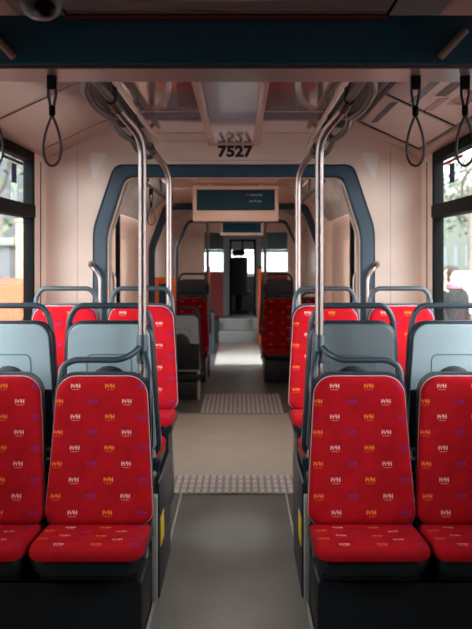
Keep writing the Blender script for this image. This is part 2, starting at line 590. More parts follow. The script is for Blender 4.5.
def number(parent):
    cu = bpy.data.curves.new('n', 'FONT'); cu.body = '7527'; cu.size = .112; cu.align_x = 'CENTER'; cu.align_y = 'CENTER'
    cu.offset = .0055; cu.extrude = .0008; cu.space_character = 1.03
    o = bpy.data.objects.new('n', cu); COL.objects.link(o)
    dg = bpy.context.evaluated_depsgraph_get()
    me = bpy.data.meshes.new_from_object(o.evaluated_get(dg))
    bpy.data.objects.remove(o)
    me.materials.clear(); me.materials.append(M_['ink'])
    xs = [v.co.x for v in me.vertices]; zs = [v.co.y for v in me.vertices]
    k = .232 / (max(xs) - min(xs)); kz = .080 / (max(zs) - min(zs)); mx = (max(xs) + min(xs)) / 2; mz = (max(zs) + min(zs)) / 2
    for v in me.vertices: v.co = Vector(((v.co.x - mx) * k + .010, -v.co.z, (v.co.y - mz) * kz + 2.178))
    q = bpy.data.objects.new('fleet_number', me); COL.objects.link(q)
    q.location = (0, D1 - .0015, 0); q.parent = parent
    q['label'] = 'black bold digits 7527'


number(bk1)
for s in (-1, 1):
    # pale rounded triangle cover on the wall beside the arch
    c = [(s * (ARW + .035) , 2.17), (s * (ARW - .10), 2.17), (s * (ARW + .0), 1.975)]
    pts = fillet([Vector((x, D1 - .006, z)) for x, z in c], .045, 5, True)
    tri = obj('triangle_cover', prism(B(), pts, (0, .006, 0)), M_['patch'], bk1)
    bm = B(); box(bm, (s * 1.03 - .002, D1 - .002, .3), (s * 1.03 + .002, D1, 2.2)); obj('panel_seam', bm, M_['lampframe'], bk1)
bm = B(); box(bm, (-.42, D1 - .003, 2.118), (.42, D1, 2.122)); obj('panel_seam', bm, M_['lampframe'], bk1)

# the gangway between the bulkheads -----------------------------------------
GW = .95
for s, nm in ((-1, 'wall_left'), (1, 'wall_right')):
    bm = B(); box(bm, (s * GW, D1 + .06, 0), (s * (GW + .04), D2, 2.0)); g = struct(nm, bm, M_['cream'])
    bm = B(); box(bm, (s * GW, 7.55, .0), (s * (GW - .03), 7.62, 1.98)); obj('rubber_seal', bm, M_['rubber'], g)
    bm = B(); box(bm, (s * GW, 7.62, .0), (s * (GW - .04), 8.0, 1.62), .01); obj('pillar_cover', bm, M_['cream'], g)
t = thing('ceiling_lamp_or_fill', 'added square fill light under the gangway ceiling, hidden behind the arch header', 'lamp', (0, 7.4, 2.16))  # unseen fill light added to brighten the gangway
bm = B(); box(bm, (-.26, -.5, -.02), (.26, .5, 0), .004); obj('frame', bm, M_['lampframe'], t)
bm = B(); box(bm, (-.23, -.47, -.026), (.23, .47, -.02)); obj('diffuser', bm, M_['lit'], t)
bm = B(); box(bm, (-.7, D1 + .06, 2.16), (.7, D2, 2.2)); struct('ceiling', bm, M_['cove'])
for s in (-1, 1):
    bm = B(); n = 22
    for k in range(n):
        ya = D1 + .06 + (D2 - D1 - .06) * k / n; yb = D1 + .06 + (D2 - D1 - .06) * (k + 1) / n; ym = (ya + yb) / 2
        for (p, q, o_) in ((ya, ym, 1), (ym, yb, -1)):
            A = [(s * .95, p, 1.86), (s * .66, p, 2.165)]; Bq = [(s * .95, q, 1.86), (s * .66, q, 2.165)]
            dx, dz = .03 * s, .03
            i0, i1 = (0, 1) if o_ > 0 else (1, 0)
            v = [bm.verts.new((A[0][0] - dx * i0, A[0][1], A[0][2] - dz * i0)), bm.verts.new((A[1][0] - dx * i0, A[1][1], A[1][2] - dz * i0)),
                 bm.verts.new((Bq[1][0] - dx * i1, Bq[1][1], Bq[1][2] - dz * i1)), bm.verts.new((Bq[0][0] - dx * i1, Bq[0][1], Bq[0][2] - dz * i1))]
            bm.faces.new(v)
    bmesh.ops.remove_doubles(bm, verts=bm.verts[:], dist=1e-4)
    bmesh.ops.solidify(bm, geom=bm.faces[:], thickness=.012)
    struct('trim_5', bm, M_['bellows'], None, 10)

# third dark tube frame at the second car
FR = arch_pts(.80, 1.95, .16, .34)
bm = B(); tube(bm, fillet([(x, 12.55, z) for x, z in FR], .06), .022, 10)
tag(obj('tube_arch', bm, M_['handle']), 'dark tube arch across the far car, beyond both gangway arches', 'arch')

# ------------------------------------------------------------------ seats
ZC, BH = .40, .60
UP = rtrap(.222, .192, BH, .05, .082)
UPS = rtrap(.2245, .202, BH + .035, .06, .085)


def yb(v):      # rake and hollow of the backrest
    t = v / BH
    return -.035 + .095 * t + .018 * math.sin(PI * min(max(t, 0), 1))


def make_seat(name, label, loc, rz=0., ped=0., hh=1.12, pole_side=0, group=None, drop=0., shell='shell'):
    t = thing(name, label, 'seat', loc, rz, group)
    zc = ZC - drop
    # backrest cushion, faces -y
    bp = [(1.0, -.012), (1.0, .006), (.992, .016), (.965, .024), (.90, .028), (.75, .026), (.5, .024), (.25, .023)]
    obj('backrest', pad(UP, bp, lambda x, v, h: Vector((x, yb(v) - h - .035 * 0 + .25 * x * x * -0.35, zc - .02 + v))), M_['red'], t, 60)
    bm = B(); tube(bm, [Vector((x, yb(v) + .004 - .25 * x * x * .35, zc - .02 + v)) for x, v in UP], .0034, 6, True)
    obj('piping', bm, M_['piping'], t)
    # seat cushion
    sc = rtrap(.220, .216, .40, .055, .03)     # v = 0 is the front edge
    cp = [(1.0, .008), (1.0, .018), (.993, .028), (.97, .038), (.92, .044), (.8, .046), (.5, .042), (.25, .04)]

    def cm(x, v, h):
        y = -.40 + v
        dz = -.022 * max(0, (.09 - v) / .09) ** 2 - .02 * (v / .40)
        return Vector((x, y, zc - .045 + h + dz))
    obj('cushion', pad(sc, cp, cm), M_['red'], t, 60)
    bm = B(); tube(bm, [cm(x, v, .0) for x, v in rtrap(.221, .217, .402, .055, .03)], .004, 6, True)
    # dark shell under and behind
    so = rtrap(.219, .221, .43, .07, .03)
    lower = pad(so, [(.86, -.07), (.95, -.06), (1.0, -.03), (1.0, -.0), (.97, .008)],
                lambda x, v, h: Vector((x, -.390 + v, zc - .042 + h - .022 * max(0, (.09 - v) / .09) ** 2)), True)
    obj('seat_shell', lower, M_['dark'], t)
    shp = [(1.0, 0), (1.0, .03), (.985, .045), (.95, .052), (.8, .052), (.4, .052)]
    sh = pad(UPS, shp, lambda x, v, h: Vector((x, yb(v - .01) + .008 + h - .09 * x * x, zc - .04 + v)))
    obj('back_shell', sh, M_['shelldark'], t, 50)
    # pale rear panel with an embossed rounded rectangle, and the dark humped panel below it
    rp = rtrap(.206, .182, BH - .015, .04, .065)
    rear = pad(rp, [(1.0, .04), (1.0, .056), (.985, .062), (.9, .063), (.5, .063)],
               lambda x, v, h: Vector((x, yb(v) + .008 + h - .09 * x * x, zc - .005 + v)))
    rpan = obj('rear_panel', rear, M_[shell], t, 50)
    rpan['label'] = 'grey plastic rear panel'
    em = fillet([Vector((x, 0, z)) for x, z in ((-.1, .45), (.1, .45), (.1, .355), (-.1, .355))], .03, 5, True)
    bm = B(); tube(bm, [Vector((p.x, yb(p.z) + .0705 - .09 * p.x ** 2, zc - .005 + p.z)) for p in em], .003, 6, True)
    obj('embossed_outline', bm, M_['shellline'], rpan)
    hump = [(-.19, .02), (.19, .02), (.193, .29)]
    for k in range(13):
        a = PI * k / 12; hump.append((.095 * math.cos(a), .30 + .10 * math.sin(a)))
    hump.append((-.193, .29))
    hb = pad([(x, v) for x, v in hump], [(1.0, .05), (1.0, .066), (.97, .069), (.5, .069)],
             lambda x, v, h: Vector((x, yb(v) + .008 + h - .09 * x * x, zc - .005 + v)))
    obj('rear_lower_panel', hb, M_['dark'], t, 50)
    # grab handle
    ht = hh - drop
    yh = yb(BH) + .03
    zb0 = zc + BH - .09
    if pole_side:
        s = pole_side
        path = [(-s * .185, yh - .01, zb0), (-s * .178, yh, ht - .03), (-s * .13, yh + .01, ht), (s * .07, yh + .01, ht),
                (s * .12, yh + .04, ht + .02), (s * .155, yh + .11, ht + .055)]
    else:
        path = [(-.19, yh - .01, zb0), (-.18, yh, ht - .05), (-.145, yh, ht), (.145, yh, ht), (.18, yh, ht - .05), (.19, yh - .01, zb0)]
    if hh:
        bm = B(); tube(bm, fillet(path, .075), .0135, 10)
        obj('handle', bm, M_['handle'], t)
    if pole_side:
        s = pole_side
        bm = B(); tube(bm, fillet([(s * .195, yh - .01, zb0 - .1), (s * .20, yh, zb0 + .05), (s * .165, yh + .10, ht + .03)], .05), .0135, 10)
        obj('handle', bm, M_['handle'], t)
    # pedestal down to the floor under it
    bm = B(); box(bm, (-.19, -.30, ped), (.19, .0, zc - .115), .01)
    obj('pedestal', bm, M_['dark'], t)
    for sx in (-.185, .185):
        bm = B(); box(bm, (sx - .015, -.02, ped), (sx + .015, .03, zc + .02), .004); obj('bracket', bm, M_['alu'], t)
    return t


POD = .205
POD3 = .21
# front row, faces the camera
R1 = 3.97
G1 = 'front row seats facing the camera'
make_seat('passenger_chair', 'red patterned front-row seat left of the aisle, joined to the steel pole', (-.545, R1, 0), hh=1.045, ped=.2325, pole_side=1, group=G1)
make_seat('passenger_chair', 'red patterned front-row seat at the left window, cut by the picture edge', (-.996, R1, 0), hh=0, ped=.2325, group=G1)
make_seat('passenger_chair', 'red patterned front-row seat right of the aisle, joined to the steel pole', (.545, R1, 0), hh=1.045, ped=.2325, pole_side=-1, group=G1)
make_seat('passenger_chair', 'red patterned front-row seat at the right window, cut by the picture edge', (.996, R1, 0), hh=0, ped=.2325, group=G1)
R2 = 4.36
G2 = 'grey-backed seats of the second row facing away'
make_seat('passenger_chair', 'grey seat back directly behind the left aisle seat of the front row', (-.545, R2, POD), PI, hh=1.062, group=G2)
make_seat('passenger_chair', 'grey seat back directly behind the left window seat of the front row', (-.996, R2, POD), PI, hh=1.062, group=G2)
make_seat('passenger_chair', 'grey seat back with painted-in shade directly behind the right aisle seat of the front row', (.545, R2, POD), PI, shell='shellmid', hh=1.062, group=G2)  # shade on this seat is put into its darker shell colour
make_seat('passenger_chair', 'grey seat back directly behind the right window seat of the front row', (.996, R2, POD), PI, hh=1.062, group=G2)
R3 = 5.62
G3 = 'third row red seats against the numbered wall'
make_seat('passenger_chair', 'raised red seat facing camera, third row, left of the aisle by the navy arch', (-.55, R3, POD3), hh=1.085, group=G3)
make_seat('passenger_chair', 'raised red seat facing camera, third row, in the left window corner', (-1.005, R3, POD3), hh=1.085, group=G3)
make_seat('passenger_chair', 'raised red seat facing camera, third row, right of the aisle by the navy arch', (.55, R3, POD3), hh=1.085, group=G3)
make_seat('passenger_chair', 'raised red seat facing camera, third row, in the right window corner', (1.003, R3, POD3), hh=1.085, group=G3)
# far car
make_seat('passenger_chair', 'low seat with its grey back to us, just past the gangway on the left', (-.57, 9.85, 0), PI, hh=1.06, drop=.10, group='far car seats')
G4 = 'far car seats'
make_seat('passenger_chair', 'far red seat facing camera, left aisle side beyond the gangway', (-.555, 11.5, 0), hh=1.045, group=G4)
make_seat('passenger_chair', 'far red seat facing camera, right aisle side beyond the gangway', (.52, 11.45, 0), hh=1.045, group=G4)
make_seat('passenger_chair', 'far red seat at the right window beyond the gangway, behind steel poles', (.975, 11.45, 0), hh=1.045, group=G4)
make_seat('passenger_chair', 'far red seat at the left window beyond the gangway, behind steel poles', (-1.008, 11.5, 0), hh=1.045, group=G4)
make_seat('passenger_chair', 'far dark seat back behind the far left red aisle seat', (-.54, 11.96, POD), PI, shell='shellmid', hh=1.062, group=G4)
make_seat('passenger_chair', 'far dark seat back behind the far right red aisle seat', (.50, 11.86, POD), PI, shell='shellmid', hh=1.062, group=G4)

# podium and aisle-side panels ----------------------------------------------
for s in (-1, 1):
    side = 'left' if s < 0 else 'right'
    bm = B(); box(bm, (s * .335, 4.13, 0), (s * (HW - .004), 4.98, POD), .008)
    p = tag(obj('podium', bm, M_['dark']), 'dark raised podium under the second seat row %s of the aisle' % side, 'podium', 'second row podiums')
    bm = B(); box(bm, (s * .331, 4.13, POD - .015), (s * .35, 4.98, POD + .003)); obj('edge_strip', bm, M_['alu'], p)
    bm = B(); box(bm, (s * .37, 5.02, 0), (s * (HW - .004), 5.92, POD3), .008)
    p = tag(obj('podium', bm, M_['dark']), 'dark raised podium under the third seat row %s of the aisle' % side, 'podium', 'third row podiums')
    bm = B(); box(bm, (s * .366, 5.02, POD3 - .015), (s * .385, 5.92, POD3 + .003)); obj('edge_strip', bm, M_['alu'], p)
    bm = B(); box(bm, (s * .3105, 4.14, 0), (s * .3225, 4.8, .50), .004)
    p = tag(obj('aisle_panel', bm, M_['shelldark']), 'dark upright panel with a yellow plate along the %s side of the aisle' % side, 'panel', 'aisle side panels')
    bm = B(); box(bm, (s * .3065, 4.17, POD + .01), (s * .3105, 4.34, .335)); q = obj('label_plate', bm, M_['yellow'], p); q['label'] = 'yellow label plate'
    # plinth closing the front row
    bm = B(); box(bm, (s * .338, 3.66, 0), (s * (HW - .004), 4.12, .232), .012)
    q = tag(obj('seat_plinth', bm, M_['dark']), 'dark closed plinth under the two front-row seats %s of the aisle' % side, 'plinth', 'front seat plinths')
    bm = B(); box(bm, (s * .316, 4.06, 0), (s * .338, 4.12, .46), .004); obj('end_post', bm, M_['alu'], q)
    bm = B(); box(bm, (s * .322, 3.3, 0), (s * .332, 5.9, .012)); struct('trim_6', bm, M_['alu'])
    bm = B(); box(bm, (s * .335, 11.64, 0), (s * (HW - .004), 12.5, POD), .008)
    tag(obj('podium', bm, M_['dark']), 'low dark podium under the far seats %s of the aisle beyond the gangway' % side, 'podium', 'far seat podiums')

# ------------------------------------------------------------------ poles and ceiling rails
def pole(label, s, y, zb, x=.388, rail=True, topx=.49, ztop=2.135, ydir=-.25):
    t = thing('grab_pole', label, 'pole', (s * x, y, zb))
    p = [(0, 0, 0), (0, 0, ztop - .125 - zb), (s * (topx - x) * .85, ydir * .6, ztop - .03 - zb), (s * (topx - x), ydir, ztop - zb)]
    bm = B(); tube(bm, fillet(p, .09), .0185, 14); obj('tube', bm, M_['steel'], t)
    bm = B(); lathe(bm, [(.021, 0), (.026, .004), (.026, .11), (.0215, .125)], (0, 0, max(0., 1.02 - zb)), 16); obj('clamp_sleeve', bm, M_['handle'], t)
    bm = B(); tube(bm, [Vector(p[2]) + (Vector(p[3]) - Vector(p[2])) * .1, Vector(p[3])], .024, 12); obj('rail_clamp', bm, M_['raildark'], t)
    return t


pole('nearest steel grab pole left of the aisle, rising from the front seat handle', -1, 4.165, .235)
pole('nearest steel grab pole right of the aisle, rising from the front seat handle', 1, 4.165, .235)
pole('second steel grab pole left of the aisle, beside the third-row seat', -1, 5.82, POD3 + .001, .395)
pole('second steel grab pole right of the aisle, beside the third-row seat', 1, 5.82, POD3 + .001, .395)
pole('far steel grab pole left of the aisle past the gangway', -1, 11.76, .0, .36, topx=.46, ztop=2.03)
pole('far steel grab pole right of the aisle past the gangway', 1, 11.68, .0, .35, topx=.46, ztop=2.03)


def rail(label, s, y0, y1, x, z, loops, up, zc_):
    t = thing('ceiling_handrail', label, 'handrail', (s * x, (y0 + y1) / 2, z)); yc = (y0 + y1) / 2
    bm = B(); tube(bm, fillet([(s * -.02, y0 - yc, .06 + up * 0), (0, y0 - yc + .10, 0), (0, y1 - yc, 0)], .08), .0165, 12); obj('rail_tube', bm, M_['railmetal'], t)
    bm = B(); tube(bm, fillet([(0, y0 - yc + .3, 0), (s * .03, y0 - yc + .4, .08), (s * .07, y0 - yc + .6, .105), (s * .07, y1 - yc - .5, .105), (s * .02, y1 - yc - .2, .02)], .15), .014, 10); obj('upper_tube', bm, M_['railmetal'], t)
    for (a, b) in loops:
        bm = B()
        tube(bm, fillet([(0, a - yc, 0), (s * .045, a - yc + .16, -.028), (s * .058, (a + b) / 2 - yc, -.045), (s * .04, b - yc - .14, -.034), (0, b - yc, 0)], .3, 8), .0155, 10)
        obj('hand_loop', bm, M_['raildark'], t)
        bm = B(); tube(bm, [(0, a - yc + .02, 0), (s * .045, a - yc + .02, zc_ - z)], .013, 8); obj('hanger', bm, M_['raildark'], t)
    return t


for s in (-1, 1):
    sd = 'left' if s < 0 else 'right'
    rail('tangle of dark handrail and loops under the %s side of the near ceiling' % sd, s, 3.28, 6.2, .49, 2.135, [(3.32, 4.35), (4.1, 5.15), (4.9, 6.05)], .1, 2.36)
    rail('plain handrail along the %s side of the far car ceiling past the gangway' % sd, s, 9.5, 14.0, .46, 2.03, [(9.7, 10.7), (11.0, 12.2)], .1, 2.36)
    t = thing('gangway_rail', 'straight handrail on brackets high on the %s inside the gangway' % sd, 'handrail', (s * .60, 7.8, 1.99))
    bm = B(); tube(bm, [(0, -1.4, 0), (0, 1.5, 0)], .016, 10); obj('rail_tube', bm, M_['railmetal'], t)
    for y in (-1.1, 0, 1.2):
        bm = B(); tube(bm, [(0, y, 0), (s * .02, y, .19)], .011, 8); obj('hanger', bm, M_['raildark'], t)
    # upright grab rails beside the arch
    for (xa, xb, yy, zt, nm, wallx) in ((.928, .865, D1 - .12, 1.43, 'on the numbered wall outside the arch', None), (GW - .01, .852, D1 + .5, 1.425, 'just inside the arch on the gangway wall', 1)):
        t = thing('grab_bar', 'bent steel grab bar %s, %s side' % (nm, sd), 'grab bar', (s * xb, yy, .4))
        a = (s * (xa - xb), .075 if wallx is None else 0, zt - .4)
        bt = (s * (xa - xb), .075 if wallx is None else 0, .0)
        if wallx is None:
            pth = [(s * (xa - xb), .074, zt - .4 + .005), (s * (xa - xb) * .9, 0, zt - .4), (0, 0, zt - .47), (0, 0, .03), (0, .074, .0)]
        else:
            pth = [(s * (GW - xb), 0, zt - .4), (s * (GW - xb) * .7, 0, zt - .41), (0, 0, zt - .47), (0, 0, .03), (s * (GW - xb), 0, .0)]
        bm = B(); tube(bm, fillet(pth, .04), .0135, 10); obj('bar', bm, M_['steel'], t)
        bm = B(); e = Vector(pth[0]); d = (Vector(pth[1]) - e).normalized()
        tube(bm, [e, e + d * .012], .024, 12); obj('mounting_disc', bm, M_['steel'], t)

# ------------------------------------------------------------------ beam with straps
BY0, BY1, BZ0, BZ1 = 2.93, 3.17, 2.07, 2.2345
t = thing('ceiling_beam', 'wide navy beam across the tram overhead, nearest the camera', 'beam', (0, BY0, BZ0))
bm = B(); box(bm, (-HW + .005, 0, .012), (HW - .005, BY1 - BY0, BZ1 - BZ0), .01); obj('beam_body', bm, M_['beam'], t)
bm = B(); box(bm, (-HW + .03, .012, 0), (HW - .03, BY1 - BY0 - .005, .012)); obj('underside', bm, M_['lip'], t)
for s in (-1, 1):
    bm = B(); tube(bm, [(s * .735, -.012, .115), (s * .655, -.012, .03)], .011, 8); obj('corner_brace', bm, M_['lampframe'], t)
bm = B(); tube(bm, [(-.5, -.012, .155), (.5, -.012, .155)], .004, 8); q = obj('red_line', bm, M_['redpanel'], t)


def strap(label, x, y, ztop, L=.29, w=.037, k=1.0, rz=0.):
    t = thing('hand_strap', label, 'strap', (x, y, ztop), rz, 'looped hand straps')
    bm = B(); box(bm, (-.016, -.012, -.045), (.016, .012, 0), .003); obj('clip', bm, M_['dark'], t)
    z1 = -.045
    pts = [(-.010, 0, z1 + .005), (-.012, 0, z1 - .02), (-.003, 0, -.115), (-.008, 0, -.145)]
    loop = [Vector((-.004, 0, -.10))]
    for k_ in range(25):
        a = k_ / 24
        ang = 2 * PI * a
        # teardrop
        zz = -.125 - (L - .125) * (1 - math.cos(ang)) / 2
        xx = -w * math.sin(ang) * (math.sin(ang / 2) ** 1.0)
        loop.append(Vector((xx, 0, zz)))
    loop.append(Vector((.004, 0, -.10)))
    bm = B(); tube(bm, loop, .0042, 8); obj('loop', bm, M_['strap'], t)
    bm = B()
    tube(bm, [(-.012, 0, z1 + .006), (-.012, 0, z1 - .015), (-.003, 0, -.11)], .005, 8)
    tube(bm, [(.012, 0, z1 + .006), (.012, 0, z1 - .015), (.003, 0, -.11)], .005, 8)
    obj('band', bm, M_['strap'], t)
    bm = B(); lathe(bm, [(.006, -.13), (.0105, -.125), (.0105, -.1), (.006, -.095)], (0, 0, 0), 12); obj('knot', bm, M_['rubber'], t)


SY = 3.06
strap('looped hand strap hanging under the navy beam at left, left of the seat pole', -.565, SY, BZ0)
strap('looped hand strap hanging under the navy beam at right, beside the coloured poster', .605, SY, BZ0)
strap('looped hand strap at the far left picture edge, half cut off', -.752, SY, BZ0, rz=.3)
strap('looped hand strap at the far right picture edge above the window', .765, SY, BZ0, rz=-.3)
strap('small looped hand strap inside the gangway, between the left poles', -.60, 6.85, 1.975, L=.26)

# dome camera near the beam
t = thing('dome_camera', 'grey dome camera with a black eye on the ceiling, top left', 'camera', (-.482, 2.5, 2.235))
bm = B(); lathe(bm, [(.058, 0), (.058, -.06), (.056, -.085), (.046, -.108), (.028, -.120), (.004, -.123)][::-1], (0, 0, 0), 28); obj('housing', bm, M_['domebody'], t)
bm = B(); ellipsoid(bm, Vector((.018, -.042, -.106)), (.030, .026, .025)); obj('lens', bm, M_['lens'], t)
bm = B(); lathe(bm, [(.066, -.012), (.066, -.001), (.05, -.0005)], (0, 0, 0), 28); obj('base_ring', bm, M_['domebody'], t)

# poster frame on the right cove, smaller plain one on the left -----------------------------
def cove_frame(): 
    # local axes on the cove: y along the tram, e across (from wall up to the middle)
    a = Vector((HW - .03, 0, 2.128 + .0144)); b = Vector((.75, 0, 2.355)); e = (b - a); n = Vector((-.43, 0, -.90)).normalized()
    return a, e, n


def onc(u, y, h):
    a, e, n = cove_frame(); p = a + e * u + n * h; return Vector((p.x, y, p.z))


t = thing('poster_panel', 'framed poster with red and blue streaks on the sloping right ceiling edge', 'poster', (0, 0, 0))


def slab(u0, u1, y0, y1, h0, h1, skew=0.):
    pts = [onc(u0, y0, h0), onc(u1, y0 + skew, h0), onc(u1, y1 + skew, h0), onc(u0, y1, h0)]
    return prism(B(), pts, onc(u0, y0, h1) - onc(u0, y0, h0))


obj('sheet', slab(.12, .9, 3.9, 5.9, .004, .008), M_['poster'], t)
for (u0, u1, y0, y1) in ((.08, .12, 3.86, 5.94), (.90, .94, 3.86, 5.94), (.12, .90, 3.86, 3.9), (.12, .9, 5.9, 5.94), (.12, .9, 4.88, 4.92)):
    obj('frame_bar', slab(u0, u1, y0, y1, .0, .014), M_['raildark'], t)
for (u0, u1, y0, y1, m, sk) in ((.25, .38, 4.0, 4.4, 'posterred', .15), (.45, .53, 3.95, 4.4, 'raildark', .1), (.6, .66, 3.95, 4.75, 'posterblue', .1), (.74, .80, 4.95, 5.7, 'posterblue', .1),
                            (.42, .48, 4.4, 4.8, 'posterred', .1)):
    obj('printed_shape', slab(u0, u1, y0, y1, .008, .0095, sk), M_[m], t)
# thin dark frame of the left side panel
a_, e_, n_ = cove_frame()
bm = B()
for y in (3.6, 4.7, 5.9):
    p0 = onc(.0, y, .003); p1 = onc(1., y, .003)
    tube(bm, [(-p0.x, p0.y, p0.z), (-p1.x, p1.y, p1.z)], .004, 6)
struct('trim_7', bm, M_['lampframe'])

# ------------------------------------------------------------------ displays
def display(label, y, x0, x1, zb, z0, z1, ztop, ceil_z, text):
    t = thing('passenger_display', label, 'display', ((x0 + x1) / 2, y, z0)); xc = (x0 + x1) / 2; h = (x1 - x0) / 2
    bm = B(); m = .035
    box(bm, (-h, 0, zb - z0), (h, .14, 0), .006); box(bm, (-h, 0, z1 - z0), (h, .14, ztop - z0), .006)
    box(bm, (-h, 0, 0), (-h + m, .14, z1 - z0), .006); box(bm, (h - m, 0, 0), (h, .14, z1 - z0), .006)
    box(bm, (-h + .01, .1, zb - z0 + .01), (h - .01, .138, ztop - z0 - .01))
    obj('casing', bm, M_['cream'], t)
    bm = B(); box(bm, (-h + m, .012, 0), (h - m, .1, z1 - z0)); sc_ = obj('screen', bm, M_['screen'], t)
    if text:
        H = z1 - z0
        for (xa, xb, zz, mm) in ((.50, .54, .72, 'textr'), (.555, .60, .70, 'texta'), (.61, .64, .70, 'texta'), (.65, .69, .70, 'texta'), (.54, .575, .40, 'texta'), (.59, .62, .42, 'texta'), (.63, .68, .40, 'texta')):
            bm = B(); box(bm, (-h + 2 * h * (xa + .12), .010, H * zz), (-h + 2 * h * (xb + .12), .0118, H * zz + .014)); obj('text_line', bm, M_[mm], sc_)
    for s in (-1, 1):
        bm = B(); box(bm, (s * h * .6 - .02, .05, ztop - z0 - .002), (s * h * .6 + .02, .09, ceil_z - z0)); obj('bracket', bm, M_['cream'], t)


display('large dark teal passenger display in a cream casing under the gangway ceiling', 8.85, -.40, .40, 1.815, 1.915, 2.11, 2.145, 2.165, True)
display('smaller dark teal display beyond, over the driver cab steps', 15.5, -.28, .42, 1.83, 1.87, 2.03, 2.06, 2.24, False)

# ------------------------------------------------------------------ ticket machines
def validator(label, loc, rz, z):
    t = thing('ticket_validator', label, 'ticket machine', loc, rz)
    bm = B(); tube(bm, [(0, .06, 0), (0, .06, z + .02)], .02, 12); obj('post', bm, M_['greypanel'], t)
    bm = B()
    box(bm, (-.105, -.02, z), (.105, .05, z + .37), .012)
    for (a, b) in (((-.105, -.05, z), (-.065, -.015, z + .37)), ((.065, -.05, z), (.105, -.015, z + .37)), ((-.065, -.05, z + .31), (.065, -.015, z + .37)), ((-.065, -.05, z), (.065, -.015, z + .05))):
        box(bm, a, b, .005)
    obj('casing', bm, M_['orange'], t)
    bm = B(); box(bm, (-.064, -.03, z + .051), (.064, -.018, z + .309)); obj('front_panel', bm, M_['screen'], t)


validator('orange ticket machine with a dark front past the gangway on the left', (-.715, 9.62, 0), 0, .90)
bm = B(); box(bm, (.90, 6.9, 1.0), (.948, 7.05, 1.40), .006); tag(obj('wall_box', bm, M_['orange']), 'slim orange box on the right gangway wall behind the grab bars', 'box')
for s, sd in ((-1, 'left'), (1, 'right')):
    bm = B(); tube(bm, [(s * (.38 if s > 0 else .50) , 16.2, .0), (s * (.38 if s > 0 else .50), 16.2, 1.28)], .035, 12)
    q = thing('orange_post', 'orange grab post near the cab steps, %s of the aisle' % sd, 'post', (0, 0, 0))
    obj('post_tube', bm, M_['orange'], q)
    bm = B(); lathe(bm, [(.02, 1.28), (.036, 1.28), (.03, 1.31), (.01, 1.32)], (s * (.38 if s > 0 else .50), 16.2, 0), 14); obj('post_cap', bm, M_['rubber'], q)

# ------------------------------------------------------------------ cab end
t = thing('cab_steps', 'two grey steps with pale edges rising to the driver cab', 'steps', (0.03, 16.4, 0))
bm = B(); box(bm, (-.36, 0, 0), (.42, .34, .19), .004); box(bm, (-.36, .34, 0), (.42, 1.2, .38), .004); obj('step_block', bm, M_['step'], t)
for (y, z) in ((0, .19), (.34, .38)):
    bm = B(); box(bm, (-.36, y - .006, z - .015), (.42, y + .05, z + .006), .003); obj('step_edge', bm, M_['paleplate'], t)
for s in (-1, 1):
    x0, x1 = ((-HW, -.34) if s < 0 else (.46, HW))
    bm = B(); box(bm, (x0, 16.4, 0), (x1, END, .38)); struct('floor', bm, M_['dark'])
bm = B(); box(bm, (-HW, END, -.05), (HW, 19.8, .38)); struct('floor', bm, M_['dark'])
# partition with openings
bm = B(); yq = END
z0 = .38
box(bm, (-HW, yq, z0), (-.62, yq + .05, 2.42)); box(bm, (.92, yq, z0), (HW, yq + .05, 2.42))
box(bm, (-.62, yq, 1.93), (.92, yq + .05, 2.42))
part = struct('wall_cab', bm, M_['cream'])
bm = B(); box(bm, (-.62, yq, z0), (-.27, yq + .05, 1.2)); box(bm, (.44, yq, z0), (.92, yq + .05, 1.2)); obj('red_panel', bm, M_['redpanel'], part)
bm = B(); box(bm, (-.27, yq - .03, z0), (-.155, yq + .06, 1.93)); box(bm, (.335, yq - .03, z0), (.44, yq + .06, 1.93)); obj('door_post', bm, M_['greypanel'], part)
bm = B(); box(bm, (-.155, yq, 1.80), (.335, yq + .04, 1.93)); obj('header_panel', bm, M_['greypanel'], part)
bm = B()
box(bm, (-.155, yq, 1.76), (.335, yq + .04, 1.80)); box(bm, (.07, yq, 1.56), (.10, yq + .04, 1.76)); box(bm, (-.155, yq, 1.54), (.335, yq + .04, 1.565)); box(bm, (-.155, yq, z0), (-.115, yq + .04, 1.76)); box(bm, (.295, yq, z0), (.335, yq + .04, 1.76))
obj('door_frame', bm, M_['rubber'], part)
for (xa, xb) in ((-.62, -.27), (.44, .92)):
    bm = B(); box(bm, (xa, yq + .02, 1.2), (xb, yq + .024, 1.93)); obj('glass_pane', bm, M_['cabglass'], part)
    bm = B(); box(bm, (xa, yq + .005, 1.56), (xb, yq + .04, 1.60)); obj('glazing_bar', bm, M_['rubber'], part)
# cab shell
YF = 19.8
wall('wall_left', -HW, -.05, END, YF, -.05, 2.12, [(END + .25, YF - .2, 1.15, 1.62)], M_['dark'])
wall('wall_right', HW, .05, END, YF, -.05, 2.12, [(END + .25, YF - .2, 1.15, 1.62)], M_['dark'])
bm = B(); box(bm, (-HW, END + .05, 2.1), (HW, YF, 2.15)); struct('ceiling', bm, M_['dark'])
bm = B(); box(bm, (-HW, YF, -.05), (HW, YF + .05, 1.13)); box(bm, (-HW, YF, 1.62), (HW, YF + .05, 2.15)); struct('wall_front', bm, M_['greypanel'])
wn += 1
bm = B(); box(bm, (-HW, YF + .02, 1.13), (HW, YF + .024, 1.62)); struct('window_%d' % wn, bm, M_['glass'])
bm = B(); box(bm, (-1.1, 19.2, .38), (1.1, YF - .02, 1.08), .03); tag(obj('dashboard', bm, M_['black']), 'dark driver desk under the windscreen', 'dashboard')
t = thing('driver_seat', 'black high-backed driver seat seen through the cab door', 'seat', (.02, 18.35, .38))
bm = B(); box(bm, (-.15, -.05, .40), (.17, .06, 1.09), .045); obj('backrest', bm, M_['black'], t)
bm = B(); box(bm, (-.13, -.04, 1.11), (.11, .04, 1.24), .03); obj('headrest', bm, M_['black'], t)
